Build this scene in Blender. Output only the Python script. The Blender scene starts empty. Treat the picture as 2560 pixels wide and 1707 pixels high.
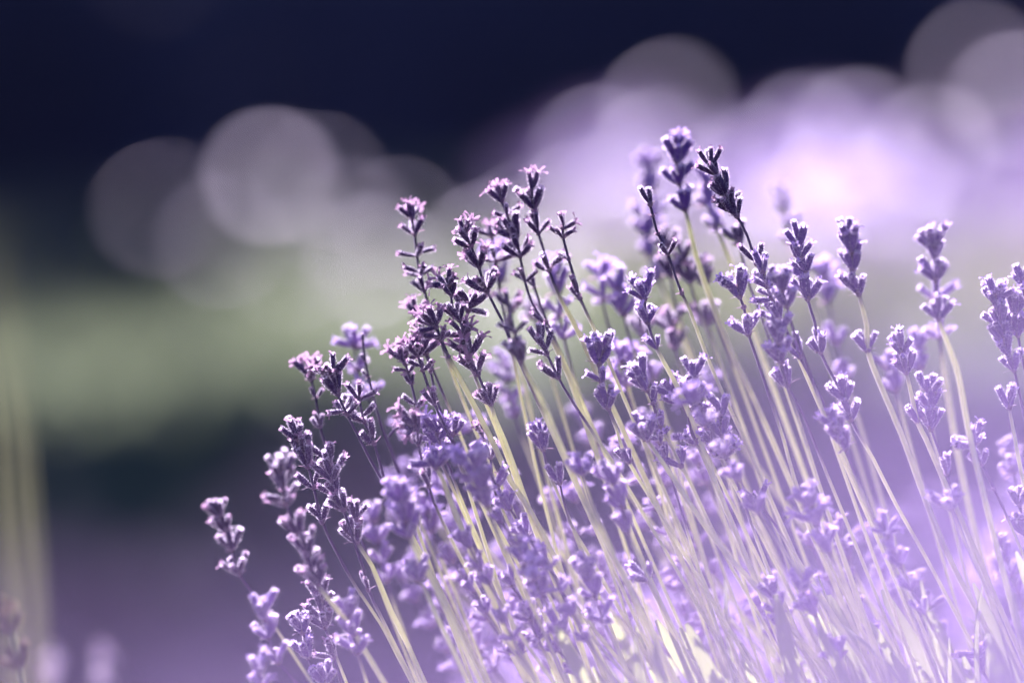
import bpy, math, random
import numpy as np
from mathutils import Vector, Matrix, Quaternion

rnd = random.Random(7)
sc = bpy.context.scene
COL = sc.collection

# ------------------------------------------------------------------ camera
LENS, SENSOR, FOCUS = 135.0, 36.0, 1.15
CAM = Vector((0.0, -1.15, 0.56))
PITCH = math.radians(3.6)
FWD = Vector((0, math.cos(PITCH), -math.sin(PITCH)))
UP = Vector((0, math.sin(PITCH), math.cos(PITCH)))
cd = bpy.data.cameras.new('camera')
cam = bpy.data.objects.new('camera', cd); COL.objects.link(cam)
cam.location = CAM
cam.rotation_euler = (math.radians(90) - PITCH, 0, 0)
cd.lens, cd.sensor_width = LENS, SENSOR
cd.clip_start, cd.clip_end = 0.02, 600
cd.dof.use_dof = True
cd.dof.focus_distance = FOCUS
cd.dof.aperture_fstop = 2.8
sc.camera = cam

# ------------------------------------------------------------------ light
SUN_EL, SUN_AZ = math.radians(36), math.radians(-18)     # behind the flowers, a little to the left
w = bpy.data.worlds.new('World'); sc.world = w; w.use_nodes = True
nt = w.node_tree
sky = nt.nodes.new('ShaderNodeTexSky'); sky.sky_type = 'NISHITA'
sky.sun_disc = False; sky.sun_elevation = SUN_EL; sky.sun_rotation = SUN_AZ
nt.links.new(sky.outputs[0], nt.nodes['Background'].inputs[0])
nt.nodes['Background'].inputs[1].default_value = 0.05
TOSUN = Vector((math.sin(SUN_AZ) * math.cos(SUN_EL), math.cos(SUN_AZ) * math.cos(SUN_EL), math.sin(SUN_EL)))
sd = bpy.data.lights.new('sun', 'SUN'); sd.energy = 5.0; sd.angle = math.radians(0.5); sd.color = (1.0, 0.94, 0.88)
so = bpy.data.objects.new('sun', sd); COL.objects.link(so)
so.rotation_euler = TOSUN.to_track_quat('Z', 'Y').to_euler(); so.location = (-3, 6, 6)
sc.view_settings.view_transform = 'Standard'; sc.view_settings.look = 'None'
sc.view_settings.gamma = 1.0; sc.view_settings.use_curve_mapping = False
sc.view_settings.exposure = 1.65
sc.view_settings.use_white_balance = True            # the camera's cool, slightly magenta white balance
sc.view_settings.white_balance_temperature = 5750
sc.view_settings.white_balance_tint = 43
sc.cycles.use_denoising = True
sc.cycles.use_adaptive_sampling = False
sc.cycles.max_bounces = 8
sc.cycles.transparent_max_bounces = 8


def at(px, py, off=0.0):
    """A point of the place that stands `off` metres behind (+) or before (-) the sharp plane."""
    d = FOCUS + off
    k = d * SENSOR / LENS / 2560.0
    return CAM + FWD * d + Vector((1, 0, 0)) * ((px - 1280) * k) + UP * ((853.5 - py) * k)


# ------------------------------------------------------------------ helpers
def mesh(name, v, f, mats=(), fm=None, smooth=False):
    m = bpy.data.meshes.new(name)
    m.from_pydata([tuple(x) for x in v], [], f)
    for a in mats: m.materials.append(a)
    if fm is not None: m.polygons.foreach_set('material_index', fm)
    if smooth: m.polygons.foreach_set('use_smooth', [True] * len(m.polygons))
    m.update()
    return m


def link(name, data, parent=None, loc=None, kind=None):
    o = bpy.data.objects.new(name, data); COL.objects.link(o)
    if parent: o.parent = parent
    if loc is not None: o.location = loc
    if kind: o['kind'] = kind
    return o


def tag(o, label, cat, group=None):
    o['label'] = label; o['category'] = cat
    if group: o['group'] = group
    return o


def nmat(name):
    m = bpy.data.materials.new(name); m.use_nodes = True
    t = m.node_tree
    for n in list(t.nodes): t.nodes.remove(n)
    out = t.nodes.new('ShaderNodeOutputMaterial')
    return m, t, out


def leafy(name, col, col2=None, trans=0.4, tcol=None, rough=0.6, spec=0.3, nscale=400.0, sheen=0.0, attr=None):
    """Thin plant tissue: diffuse and gloss in front, light passing through from behind."""
    m, t, out = nmat(name)
    N = t.nodes.new
    no = N('ShaderNodeTexNoise'); no.inputs['Scale'].default_value = nscale; no.inputs['Detail'].default_value = 3
    geo = N('ShaderNodeTexCoord'); t.links.new(geo.outputs['Object'], no.inputs['Vector'])
    oi = N('ShaderNodeObjectInfo')
    add = N('ShaderNodeMath'); add.operation = 'MULTIPLY_ADD'
    t.links.new(oi.outputs['Random'], add.inputs[0]); add.inputs[1].default_value = 0.5
    sub = N('ShaderNodeMath'); sub.operation = 'SUBTRACT'; t.links.new(no.outputs[0], sub.inputs[0]); sub.inputs[1].default_value = 0.25
    t.links.new(sub.outputs[0], add.inputs[2])
    mix = N('ShaderNodeMix'); mix.data_type = 'RGBA'
    mix.inputs[6].default_value = (*col, 1); mix.inputs[7].default_value = (*(col2 or col), 1)
    if attr:
        at_ = N('ShaderNodeAttribute'); at_.attribute_name = attr
        t.links.new(at_.outputs['Fac'], mix.inputs[0])
        var = N('ShaderNodeHueSaturation')
        mr = N('ShaderNodeMapRange'); mr.inputs[3].default_value = 0.75; mr.inputs[4].default_value = 1.25
        t.links.new(add.outputs[0], mr.inputs[0]); t.links.new(mr.outputs[0], var.inputs['Value'])
        t.links.new(mix.outputs[2], var.inputs['Color'])
        csock = var.outputs[0]
    else:
        t.links.new(add.outputs[0], mix.inputs[0])
        csock = mix.outputs[2]
    p = N('ShaderNodeBsdfPrincipled')
    t.links.new(csock, p.inputs['Base Color'])
    p.inputs['Roughness'].default_value = rough
    p.inputs['Specular IOR Level'].default_value = spec
    if sheen:
        p.inputs['Sheen Weight'].default_value = sheen; p.inputs['Sheen Roughness'].default_value = 0.3
    tr = N('ShaderNodeBsdfTranslucent')
    if tcol: tr.inputs[0].default_value = (*tcol, 1)
    else: t.links.new(csock, tr.inputs[0])
    mx = N('ShaderNodeMixShader'); mx.inputs[0].default_value = trans
    t.links.new(p.outputs[0], mx.inputs[1]); t.links.new(tr.outputs[0], mx.inputs[2])
    t.links.new(mx.outputs[0], out.inputs[0])
    return m


M = {}
M['calyx'] = leafy('calyx_violet', (0.085, 0.034, 0.21), (0.15, 0.068, 0.31), 0.22, (0.45, 0.28, 0.62), 0.6, 0.3, 900, 0.6)
M['calyx_pale'] = leafy('calyx_sunlit_lilac', (0.18, 0.09, 0.35), (0.29, 0.17, 0.47), 0.35, (0.62, 0.44, 0.78), 0.6, 0.3, 900, 0.6)  # paler calyx copy: sunlit, veiled look put into the colour
M['calyx_dark'] = leafy('calyx_dried', (0.034, 0.013, 0.075), (0.066, 0.028, 0.125), 0.15, (0.35, 0.17, 0.30), 0.6, 0.3, 900, 0.5)
M['fuzz'] = leafy('calyx_hair', (0.86, 0.78, 0.92), (0.90, 0.82, 0.88), 0.94, (0.97, 0.89, 0.98), 0.4, 0.5)
M['petal'] = leafy('petal_lilac', (0.42, 0.28, 0.70), (0.55, 0.40, 0.78), 0.5, (0.72, 0.56, 0.90), 0.6, 0.2, 700)
M['petal_dry'] = leafy('petal_withered', (0.16, 0.075, 0.20), (0.32, 0.19, 0.30), 0.45, (0.66, 0.44, 0.58), 0.6, 0.2, 700)
M['bract'] = leafy('bract_tissue', (0.14, 0.08, 0.20), (0.30, 0.20, 0.26), 0.35, (0.6, 0.42, 0.5), 0.6, 0.3, 900)
M['stalk'] = leafy('stalk_skin', (0.085, 0.045, 0.13), (0.82, 0.83, 0.46), 0.38, None, 0.28, 0.5, 300, 0.5, attr='straw')
M['tan'] = leafy('calyx_straw', (0.26, 0.20, 0.12), (0.34, 0.27, 0.17), 0.3, (0.50, 0.40, 0.26), 0.6, 0.3, 900)
M['leaf'] = leafy('lavender_leaf', (0.20, 0.26, 0.11), (0.30, 0.34, 0.15), 0.5, (0.55, 0.64, 0.20), 0.55, 0.3, 250, 0.4)
M['fg_calyx'] = leafy('calyx_veil_pale', (0.55, 0.42, 0.84), (0.66, 0.54, 0.90), 0.7, (0.80, 0.66, 0.97), 0.6, 0.2, 700)  # near-white lilac: brightness of the veil put into the colour
M['fg_petal'] = leafy('petal_veil_pale', (0.62, 0.48, 0.90), (0.74, 0.62, 0.95), 0.78, (0.90, 0.77, 1.0), 0.6, 0.2, 700)  # petals lightened too, so the veil's brightness sits in their colour
M['grass'] = leafy('meadow_grass', (0.09, 0.145, 0.065), (0.17, 0.205, 0.115), 0.5, (0.27, 0.34, 0.18), 0.6, 0.2, 6)
M['dark_leaf'] = leafy('evergreen_leaf', (0.018, 0.036, 0.040), (0.036, 0.062, 0.058), 0.05, None, 0.7, 0.1, 4)
M['needle'] = leafy('conifer_needle', (0.014, 0.022, 0.070), (0.024, 0.038, 0.090), 0.03, None, 0.8, 0.1, 2)
M['bark'] = leafy('bark', (0.05, 0.04, 0.035), (0.09, 0.075, 0.06), 0.0, None, 0.9, 0.1, 8)
M['gloss_leaf'] = leafy('glossy_leaf', (0.07, 0.11, 0.05), (0.11, 0.15, 0.07), 0.3, (0.25, 0.33, 0.12), 0.45, 0.8, 40)
M['straw_blade'] = leafy('dry_grass_blade', (0.26, 0.27, 0.13), (0.33, 0.33, 0.18), 0.5, (0.40, 0.42, 0.20), 0.5, 0.3, 60)


# ------------------------------------------------------------------ ground
def ground_material():
    m, t, out = nmat('meadow_ground')
    N = t.nodes.new
    tc = N('ShaderNodeTexCoord')
    n1 = N('ShaderNodeTexNoise'); n1.inputs['Scale'].default_value = 0.7; n1.inputs['Detail'].default_value = 5
    n2 = N('ShaderNodeTexNoise'); n2.inputs['Scale'].default_value = 25; n2.inputs['Detail'].default_value = 8
    for n in (n1, n2): t.links.new(tc.outputs['Object'], n.inputs[0])
    r = N('ShaderNodeValToRGB')
    r.color_ramp.elements[0].position = 0.35; r.color_ramp.elements[0].color = (0.11, 0.15, 0.075, 1)
    r.color_ramp.elements[1].position = 0.65; r.color_ramp.elements[1].color = (0.21, 0.23, 0.145, 1)
    mx = N('ShaderNodeMix'); mx.data_type = 'FLOAT'; mx.inputs[0].default_value = 0.5
    t.links.new(n1.outputs[0], mx.inputs[2]); t.links.new(n2.outputs[0], mx.inputs[3])
    t.links.new(mx.outputs[0], r.inputs[0])
    p = N('ShaderNodeBsdfPrincipled'); p.inputs['Roughness'].default_value = 0.95
    p.inputs['Specular IOR Level'].default_value = 0.1
    t.links.new(r.outputs[0], p.inputs['Base Color'])
    b = N('ShaderNodeBump'); b.inputs['Strength'].default_value = 0.6; b.inputs['Distance'].default_value = 0.03
    t.links.new(n2.outputs[0], b.inputs['Height']); t.links.new(b.outputs[0], p.inputs['Normal'])
    t.links.new(p.outputs[0], out.inputs[0])
    return m


gv, gf = [], []
NX = 60
xs = [-300 * abs(1 - 2 * i / NX) ** 2.5 * (1 if i < NX / 2 else -1) for i in range(NX + 1)]
ys = [y + 5 for y in xs]
gr = random.Random(3)
for y in ys:
    for x in xs: gv.append((x, y, gr.uniform(-0.02, 0.0)))
for j in range(NX):
    for i in range(NX):
        a = j * (NX + 1) + i; gf.append((a, a + 1, a + NX + 2, a + NX + 1))
g = link('ground', mesh('ground', gv, gf, [ground_material()], smooth=True), kind='structure')

# dark soil bed added to cut ground bounce onto the flowers
def soil_material():
    m, t, out = nmat('added_bed_soil')
    N = t.nodes.new
    tc = N('ShaderNodeTexCoord')
    n2 = N('ShaderNodeTexNoise'); n2.inputs['Scale'].default_value = 40; n2.inputs['Detail'].default_value = 9
    t.links.new(tc.outputs['Object'], n2.inputs[0])
    r = N('ShaderNodeValToRGB')
    r.color_ramp.elements[0].position = 0.35; r.color_ramp.elements[0].color = (0.030, 0.026, 0.026, 1)
    r.color_ramp.elements[1].position = 0.70; r.color_ramp.elements[1].color = (0.085, 0.070, 0.062, 1)
    t.links.new(n2.outputs[0], r.inputs[0])
    p = N('ShaderNodeBsdfPrincipled'); p.inputs['Roughness'].default_value = 0.95
    t.links.new(r.outputs[0], p.inputs['Base Color'])
    b = N('ShaderNodeBump'); b.inputs['Strength'].default_value = 0.8; b.inputs['Distance'].default_value = 0.02
    t.links.new(n2.outputs[0], b.inputs['Height']); t.links.new(b.outputs[0], p.inputs['Normal'])
    t.links.new(p.outputs[0], out.inputs[0])
    return m


sv, sf = [], []
for j in range(41):
    for i in range(61):
        sv.append((-6 + .2 * i, -4.2 + .2 * j + .05 * math.sin(i * .9), .004 + gr.uniform(0, .012)))
for j in range(40):
    for i in range(60):
        a = j * 61 + i; sf.append((a, a + 1, a + 62, a + 61))
link('added_soil_bed', mesh('added_soil_bed', sv, sf, [soil_material()], smooth=True), kind='structure')

# meadow grass, one uncounted mass behind the lavender
nr = np.random.default_rng(5)
nb = 42000
dist = 5.0 + 13.0 * nr.random(nb) ** 1.4
ang = (nr.random(nb) - 0.5) * 0.95
bx = np.sin(ang) * dist; by = np.cos(ang) * dist - 1.15
hh = 0.04 + 0.09 * nr.random(nb); ww = 0.004 + 0.0006 * dist
th = nr.random(nb) * 6.283; ln = (nr.random((nb, 2)) - 0.5) * 0.12
V = np.zeros((nb, 4, 3))
dx, dy = np.cos(th) * ww, np.sin(th) * ww
V[:, 0] = np.stack([bx - dx, by - dy, np.full(nb, -0.02)], 1)
V[:, 1] = np.stack([bx + dx, by + dy, np.full(nb, -0.02)], 1)
V[:, 2] = np.stack([bx + dx * .7 + ln[:, 0] * .4, by + dy * .7 + ln[:, 1] * .4, hh * .6], 1)
V[:, 3] = np.stack([bx + ln[:, 0], by + ln[:, 1], hh], 1)
gm = bpy.data.meshes.new('meadow_grass')
gm.vertices.add(nb * 4); gm.vertices.foreach_set('co', V.reshape(-1))
gm.loops.add(nb * 6); gm.polygons.add(nb * 2)
ix = (np.arange(nb)[:, None] * 4 + np.array([0, 1, 2, 0, 2, 3])[None]).reshape(-1)
gm.loops.foreach_set('vertex_index', ix.astype(np.int32))
gm.polygons.foreach_set('loop_start', np.arange(0, nb * 6, 3, dtype=np.int32))
gm.update(calc_edges=True); gm.validate(); gm.materials.append(M['grass'])
go = link('meadow_grass', gm, kind='stuff')
tag(go, 'sunlit blurred green meadow grass behind the lavender', 'grass')


# ------------------------------------------------------------------ shared plant pieces
def ring_tube(pts, rads, seg=8, ridge=0.0, cap=True):
    v, f = [], []
    n = len(pts)
    prev = None
    for i, p in enumerate(pts):
        tg = (pts[min(i + 1, n - 1)] - pts[max(i - 1, 0)]).normalized()
        if prev is None:
            ref = Vector((0.31, 0.83, 0.2)); u = (ref - tg * ref.dot(tg)).normalized()
        else:
            u = (prev - tg * prev.dot(tg)).normalized()
        prev = u; b = tg.cross(u)
        for k in range(seg):
            a = 2 * math.pi * k / seg
            r = rads[i] * (1 + (ridge if k % 2 == 0 else -ridge))
            v.append(p + u * (math.cos(a) * r) + b * (math.sin(a) * r))
    for i in range(n - 1):
        for k in range(seg):
            a, c = i * seg + k, i * seg + (k + 1) % seg
            f.append((a, c, c + seg, a + seg))
    if cap:
        f.append(tuple(range(seg))[::-1]); f.append(tuple((n - 1) * seg + k for k in range(seg)))
    return v, f


MM_ = 0.001


def petal_strip(r, base, d, out, ln, wd, curl, v, f, fm, mi, notch=True):
    """A ragged petal: base point, up direction d, outward direction out."""
    side = d.cross(out).normalized()
    s0 = len(v)
    rows = 4
    for i in range(rows):
        t = i / (rows - 1)
        bend = curl * t * t
        c = base + d * (ln * t * (1 - 0.25 * curl * t)) + out * (ln * 0.75 * bend)
        wdt = wd * (0.45 + 0.75 * math.sin(min(1, t * 1.15) * 2.2)) * r.uniform(0.8, 1.2)
        cup = out * (-wdt * 0.35)
        v += [c - side * wdt + cup, c + out * wdt * 0.15, c + side * wdt + cup]
    if notch:
        v[-2] = v[-2] - d * ln * r.uniform(0.05, 0.25)
    for i in range(rows - 1):
        a = s0 + i * 3
        f += [(a, a + 1, a + 4, a + 3), (a + 1, a + 2, a + 5, a + 4)]; fm += [mi, mi]


def floret_mesh(kind, seed, body, petal):
    """Calyx tube along +Z with ribs, teeth, hairs and whatever is left of its petals."""
    r = random.Random(seed)
    v, f, fm = [], [], []
    L = 6.0 * MM_ * r.uniform(0.9, 1.12)
    prof = [(0, .42), (.10, .72), (.28, 1.02), (.5, 1.22), (.72, 1.30), (.9, 1.18), (1.0, 1.16)]
    seg = 10
    bendx, bendy = r.uniform(-.35, .35) * MM_, r.uniform(-.35, .35) * MM_
    fat = r.uniform(0.70, 0.92)
    for t, rad in prof:
        for k in range(seg):
            a = 2 * math.pi * k / seg
            rr = rad * MM_ * fat * (1.07 if k % 2 == 0 else 0.93)
            zz = t * L
            if t == 1.0: zz += (0.55 if k % 2 == 0 else -0.25) * MM_ * r.uniform(.6, 1.3); rr *= r.uniform(.95, 1.25)
            v.append(Vector((math.cos(a) * rr + bendx * t * t * 2, math.sin(a) * rr + bendy * t * t * 2, zz)))
    for i in range(len(prof) - 1):
        for k in range(seg):
            a, c = i * seg + k, i * seg + (k + 1) % seg
            f.append((a, c, c + seg, a + seg)); fm.append(0)
    f.append(tuple(range(seg))[::-1]); fm.append(0)
    # inner throat
    s = len(v)
    top = (len(prof) - 1) * seg
    for k in range(seg): v.append(v[top + k] * 1.0 - Vector((v[top + k].x * .35, v[top + k].y * .35, 1.2 * MM_)))
    for k in range(seg):
        f.append((top + (k + 1) % seg, top + k, s + k, s + (k + 1) % seg)); fm.append(0)
    f.append(tuple(s + k for k in range(seg))); fm.append(0)
    cx = Vector((bendx * 2, bendy * 2, L))
    # petals
    np_ = {'bud': r.choice([0, 2, 3]), 'rag': 4, 'dry': 6, 'open': 5}[kind]
    for k in range(np_):
        a = 2 * math.pi * (k + r.uniform(-.3, .3)) / max(np_, 1)
        out = Vector((math.cos(a), math.sin(a), 0))
        if kind == 'bud': ln, wd, cu = r.uniform(.8, 1.5), .45, r.uniform(-.3, .5)
        elif kind == 'rag': ln, wd, cu = r.uniform(1.3, 2.4), .5, r.uniform(.1, 1.0)
        elif kind == 'dry': ln, wd, cu = r.uniform(2.2, 3.8), .55, r.uniform(.5, 1.5)
        else: ln, wd, cu = r.uniform(2.6, 4.0), .8, r.uniform(.6, 1.5)
        petal_strip(r, cx + out * .7 * MM_ - Vector((0, 0, .8 * MM_)), Vector((0, 0, 1)), out, ln * MM_ + .8 * MM_, wd * MM_, cu, v, f, fm, 1)
    # fine hairs that catch the light along the outline
    for _ in range(270):
        t = r.random() ** 0.8; k = r.random() * 2 * math.pi
        i = min(len(prof) - 2, int(t * (len(prof) - 1))); u = t * (len(prof) - 1) - i
        rad = (prof[i][1] * (1 - u) + prof[i + 1][1] * u) * MM_ * fat * .98
        tt = prof[i][0] * (1 - u) + prof[i + 1][0] * u
        o = Vector((math.cos(k), math.sin(k), 0))
        p = o * rad + Vector((bendx * tt * tt * 2, bendy * tt * tt * 2, tt * L))
        d = (o + Vector((r.uniform(-.5, .5), r.uniform(-.5, .5), r.uniform(-.1, .9)))).normalized() * r.uniform(.4, .95) * MM_
        sd_ = Vector((-math.sin(k), math.cos(k), 0)) * .055 * MM_ if r.random() < .6 else Vector((0, 0, .055 * MM_))
        s = len(v); v += [p - sd_, p + sd_, p + d]; f.append((s, s + 1, s + 2)); fm.append(2)
    for _ in range(170):                      # tuft along the teeth
        k = r.random() * 2 * math.pi
        o = Vector((math.cos(k), math.sin(k), 0))
        p = o * 1.15 * MM_ * fat + cx + Vector((0, 0, r.uniform(-.2, .4) * MM_))
        d = (o * .6 + Vector((r.uniform(-.5, .5), r.uniform(-.5, .5), 1))).normalized() * r.uniform(.4, .95) * MM_
        sd_ = Vector((-math.sin(k), math.cos(k), 0)) * .08 * MM_
        s = len(v); v += [p - sd_, p + sd_, p + d]; f.append((s, s + 1, s + 2)); fm.append(2)
    return mesh('floret_' + kind, v, f, [body, petal, body if body is M['tan'] else M['fuzz']], fm, smooth=True)


def floret_set(body, petal, seed):
    return {k: [floret_mesh(k, seed + 11 * i + j, body, petal) for i in range(n)]
            for j, (k, n) in enumerate((('bud', 6), ('rag', 4), ('dry', 4), ('open', 4)))}


FL = {'v': floret_set(M['calyx'], M['petal'], 100),
      'd': floret_set(M['calyx_dark'], M['petal_dry'], 300),
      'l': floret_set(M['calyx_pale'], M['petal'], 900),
      't': floret_set(M['tan'], M['tan'], 500),
      'f': floret_set(M['fg_calyx'], M['fg_petal'], 700)}


def bract_mesh(seed, mat):
    """The ring of small papery bracts round a node, axis +Z."""
    r = random.Random(seed)
    v, f, fm = [], [], []
    for k in range(r.choice([2, 3, 4])):
        a = r.random() * 6.283
        out = Vector((math.cos(a), math.sin(a), 0))
        petal_strip(r, out * .5 * MM_, (Vector((0, 0, 1)) * r.uniform(.2, 1) + out).normalized(), (out - Vector((0, 0, .5))).normalized(),
                    r.uniform(1.5, 3.4) * MM_, r.uniform(.45, .8) * MM_, r.uniform(-.2, .8), v, f, fm, 0, False)
    rv, rf = ring_tube([Vector((0, 0, -.9 * MM_)), Vector((0, 0, -.2 * MM_)), Vector((0, 0, .6 * MM_)), Vector((0, 0, 1.1 * MM_))],
                       [.55 * MM_, 1.0 * MM_, .95 * MM_, .5 * MM_], 8, .12)
    s = len(v); v += rv; f += [tuple(s + i for i in x) for x in rf]; fm += [0] * len(rf)
    for _ in range(60):
        k = r.random() * 6.283; o = Vector((math.cos(k), math.sin(k), 0))
        p = o * .8 * MM_ + Vector((0, 0, r.uniform(-.8, .8) * MM_)); d = (o + Vector((0, 0, r.uniform(-.5, .6)))).normalized() * r.uniform(.3, .7) * MM_
        sd_ = Vector((-math.sin(k), math.cos(k), 0)) * .05 * MM_
        s = len(v); v += [p - sd_, p + sd_, p + d]; f.append((s, s + 1, s + 2)); fm.append(1)
    return mesh('bract_ring', v, f, [mat, M['fuzz']], fm, smooth=True)


BR = {'v': [bract_mesh(40 + i, M['bract']) for i in range(6)], 't': [bract_mesh(60 + i, M['tan']) for i in range(3)]}
BR['d'] = BR['l'] = BR['v']; BR['f'] = BR['v']


def catmull(P, step):
    out = []
    n = len(P)
    for i in range(n - 1):
        p0, p1, p2, p3 = P[max(i - 1, 0)], P[i], P[i + 1], P[min(i + 2, n - 1)]
        k = max(2, int((p2 - p1).length / step))
        for j in range(k):
            t = j / k
            out.append(0.5 * ((2 * p1) + (p2 - p0) * t + (2 * p0 - 5 * p1 + 4 * p2 - p3) * t * t + (3 * p1 - p0 - 3 * p2 + p3) * t ** 3))
    out.append(P[-1].copy())
    return out


WH = {  # whorl kind: floret choices, angle range from the stem
    'c': (('bud', 'bud', 'bud', 'rag'), (14, 46)),
    'w': (('bud', 'rag', 'rag'), (38, 78)),
    'd': (('dry', 'rag', 'dry'), (18, 72)),
    'o': (('open', 'bud', 'open'), (18, 70)),
    's': (('bud', 'rag'), (22, 42)),
    'n': ((), (0, 0)),
}


def add_whorl(root, pal, pos, axis, n, kind, scale, r, apex=False, joined=False):
    q = axis.to_track_quat('Z', 'Y')
    wo = link('whorl', r.choice(BR[pal]), root)
    wo.location = pos; wo.rotation_mode = 'QUATERNION'
    wo.rotation_quaternion = q @ Quaternion((0, 0, 1), r.uniform(0, 6.28))
    wo.scale = (scale,) * 3
    names, (a0, a1) = WH[kind]
    ph = r.uniform(0, 6.28)
    for k in range(n if names else 0):
        fo = link('floret', r.choice(FL[pal][r.choice(names)]), wo)
        az = ph + 2 * math.pi * (k + r.uniform(-.25, .25)) / n
        tilt = math.radians(r.uniform(a0, a1))
        if apex and k == 0: tilt *= 0.2
        lift = (k % 2) * r.uniform(0, 2.2) * MM_
        fo.rotation_mode = 'QUATERNION'
        qq = Quaternion((0, 0, 1), az) @ Quaternion((0, 1, 0), tilt) @ Quaternion((0, 0, 1), r.uniform(0, 6.28))
        fo.rotation_quaternion = qq
        fo.location = Vector((math.cos(az) * .5 * MM_, math.sin(az) * .5 * MM_, lift))
        s = r.uniform(.85, 1.12)
        fo.scale = (s, s, s * r.uniform(.92, 1.1))
    return wo


def stem(label, off, path, whorls, pal='v', straw=None, group='lavender stems of the sharp bush', r0=.48, r1=.8, off2=None, seed=None):
    """One flower stem. path: points in the photograph from tip to foot; off: distance behind the sharp plane."""
    r = random.Random(seed)
    if path[0][1] > 1100 and off < -.03: off = -.03 + (off + .03) * .25
    n = len(path)
    o2 = off * .7 if off2 is None else off2
    P = [at(x, y, off + (o2 - off) * i / max(1, n - 1)) for i, (x, y) in enumerate(path)]
    # run on from the last traced point to the crown of the bush
    tg = (P[-1] - P[max(0, n - 3)]).normalized()
    if tg.z > -.3: tg = Vector((.45, 0, -.9)).normalized()
    sl = max(-.1, min(.75, tg.x / -tg.z))
    zf = 0.10 + r.uniform(0, .03)
    drop = P[-1].z - zf
    B = Vector((P[-1].x + (sl * .35 + .45 * .45) * drop, P[-1].y * .6 + r.uniform(-.03, .03), zf))
    m0, m1 = tg * drop * 1.1, Vector((.1, 0, -1)) * drop * .8
    ext = []
    for t in (.12, .25, .4, .6, .8, 1.0):
        h00, h10, h01, h11 = 2 * t**3 - 3 * t**2 + 1, t**3 - 2 * t**2 + t, -2 * t**3 + 3 * t**2, t**3 - t**2
        ext.append(P[-1] * h00 + m0 * h10 + B * h01 + m1 * h11)
    root = link('lavender_spike', None, loc=B); root.empty_display_size = .01
    tag(root, label, 'lavender', group)
    pts = catmull([p - B for p in P + ext], .006)
    # pixel heights along the line, to seat the whorls
    def py_of(p):
        d = (p + B - CAM); dep = d.dot(FWD)
        return 853.5 - d.dot(UP) / (dep * SENSOR / LENS / 2560.0)
    pys = [py_of(p) for p in pts]
    def seat(y):
        for i in range(len(pts) - 1):
            if pys[i] <= y <= pys[i + 1]:
                return i, pts[i].lerp(pts[i + 1], (y - pys[i]) / max(1e-6, pys[i + 1] - pys[i]))
        return 0, pts[0].copy()
    lasty = max([w_[0] for w_ in whorls], default=path[0][1])
    if straw is None: straw = lasty + 90
    i0 = 0
    if whorls:
        fy = min(w_[0] for w_ in whorls)
        i0, p0 = seat(fy - 14) if fy - 14 > pys[0] else (0, pts[0])
    sp = pts[i0:] if whorls else pts
    spy = pys[i0:] if whorls else pys
    L = max(1, len(sp) - 1)
    rads = []
    for i in range(len(sp)):
        k = min(1, max(0, (spy[i] - straw + 60) / 160))
        rads.append((r0 * .85 + (r1 * .62 - r0 * .85) * k + .1 * i / L) * MM_)
    v, f = ring_tube(sp, rads, 8, .10)
    me = mesh('stalk', v, f, [M['stalk']])
    aa = me.attributes.new('straw', 'FLOAT', 'POINT')
    aa.data.foreach_set('value', [min(1, max(0, (spy[i // 8] - straw + 22) / 45)) for i in range(len(v))])
    me.polygons.foreach_set('use_smooth', [True] * len(me.polygons))
    link('stalk', me, root)
    for j, w_ in enumerate(sorted(whorls)):
        y, nfl, kd = w_[:3]; nfl = nfl if nfl < 5 else nfl - 1 - (nfl > 7); scl = .88 * min(1.08, w_[3] if len(w_) > 3 else 1.0)
        i, p = seat(y)
        ax = (pts[max(0, i - 1)] - pts[min(len(pts) - 1, i + 1)]).normalized()
        add_whorl(root, pal, p, ax, nfl, kd, scl, r, apex=(j == 0))
    return root


# ------------------------------------------------------------------ the traced stems
exec_stems = []
def S(label, off, path, whorls, pal='v', **k): exec_stems.append((label, off, path, whorls, pal, k))

# --- low outer edge of the bush
S('small lavender spike standing alone lowest on the outer edge, four rimmed whorls', -.03, [(539,1250),(546,1285),(564,1324),(578,1370),(596,1431),(635,1487),(690,1570),(780,1707)],
  [(1290,6,'c',.8),(1328,5,'c',.85),(1372,6,'c'),(1434,6,'c',.9)], 'd', straw=1560)
S('soft lilac head just under the small lone spike at the lower edge', -.045, [(650,1485),(655,1520),(670,1585),(695,1655),(760,1730)],
  [(1545,8,'c',1.1),(1592,7,'c'),(1655,6,'c',.9)], 'v')
S('long blurred spike of crowded dark whorls at the outer edge of the bush', -.04, [(697,1140),(703,1175),(713,1256),(745,1328),(770,1377),(791,1455),(841,1520),(883,1576),(947,1683)],
  [(1182,6,'c',1.05),(1222,5,'c'),(1262,6,'w',.9),(1332,8,'c',1.1),(1382,8,'c',1.1),(1420,6,'c'),(1460,8,'c',1.1)], 'd', straw=1475, r0=.6, r1=1.25)
S('dark sharp spike whose bare lower stem carries two paired buds', 0, [(731,1062),(743,1094),(769,1163),(784,1217),(805,1303),(844,1384),(890,1466),(954,1562),(1025,1697)],
  [(1098,6,'c',.95),(1135,5,'c'),(1166,7,'c',1.05),(1218,2,'s',.9),(1305,4,'c',.95)], 'd', straw=1470)
S('dark sharp spike beside the paired-bud one, lowest whorl single budded', 0, [(820,1120),(822,1150),(829,1198),(834,1225),(858,1271),(883,1349),(908,1420),(919,1470),(958,1551),(1030,1697)],
  [(1160,6,'c'),(1200,7,'c',1.05),(1233,5,'c'),(1273,6,'c',1.05),(1475,2,'s',.85)], 'd', straw=1545)
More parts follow.
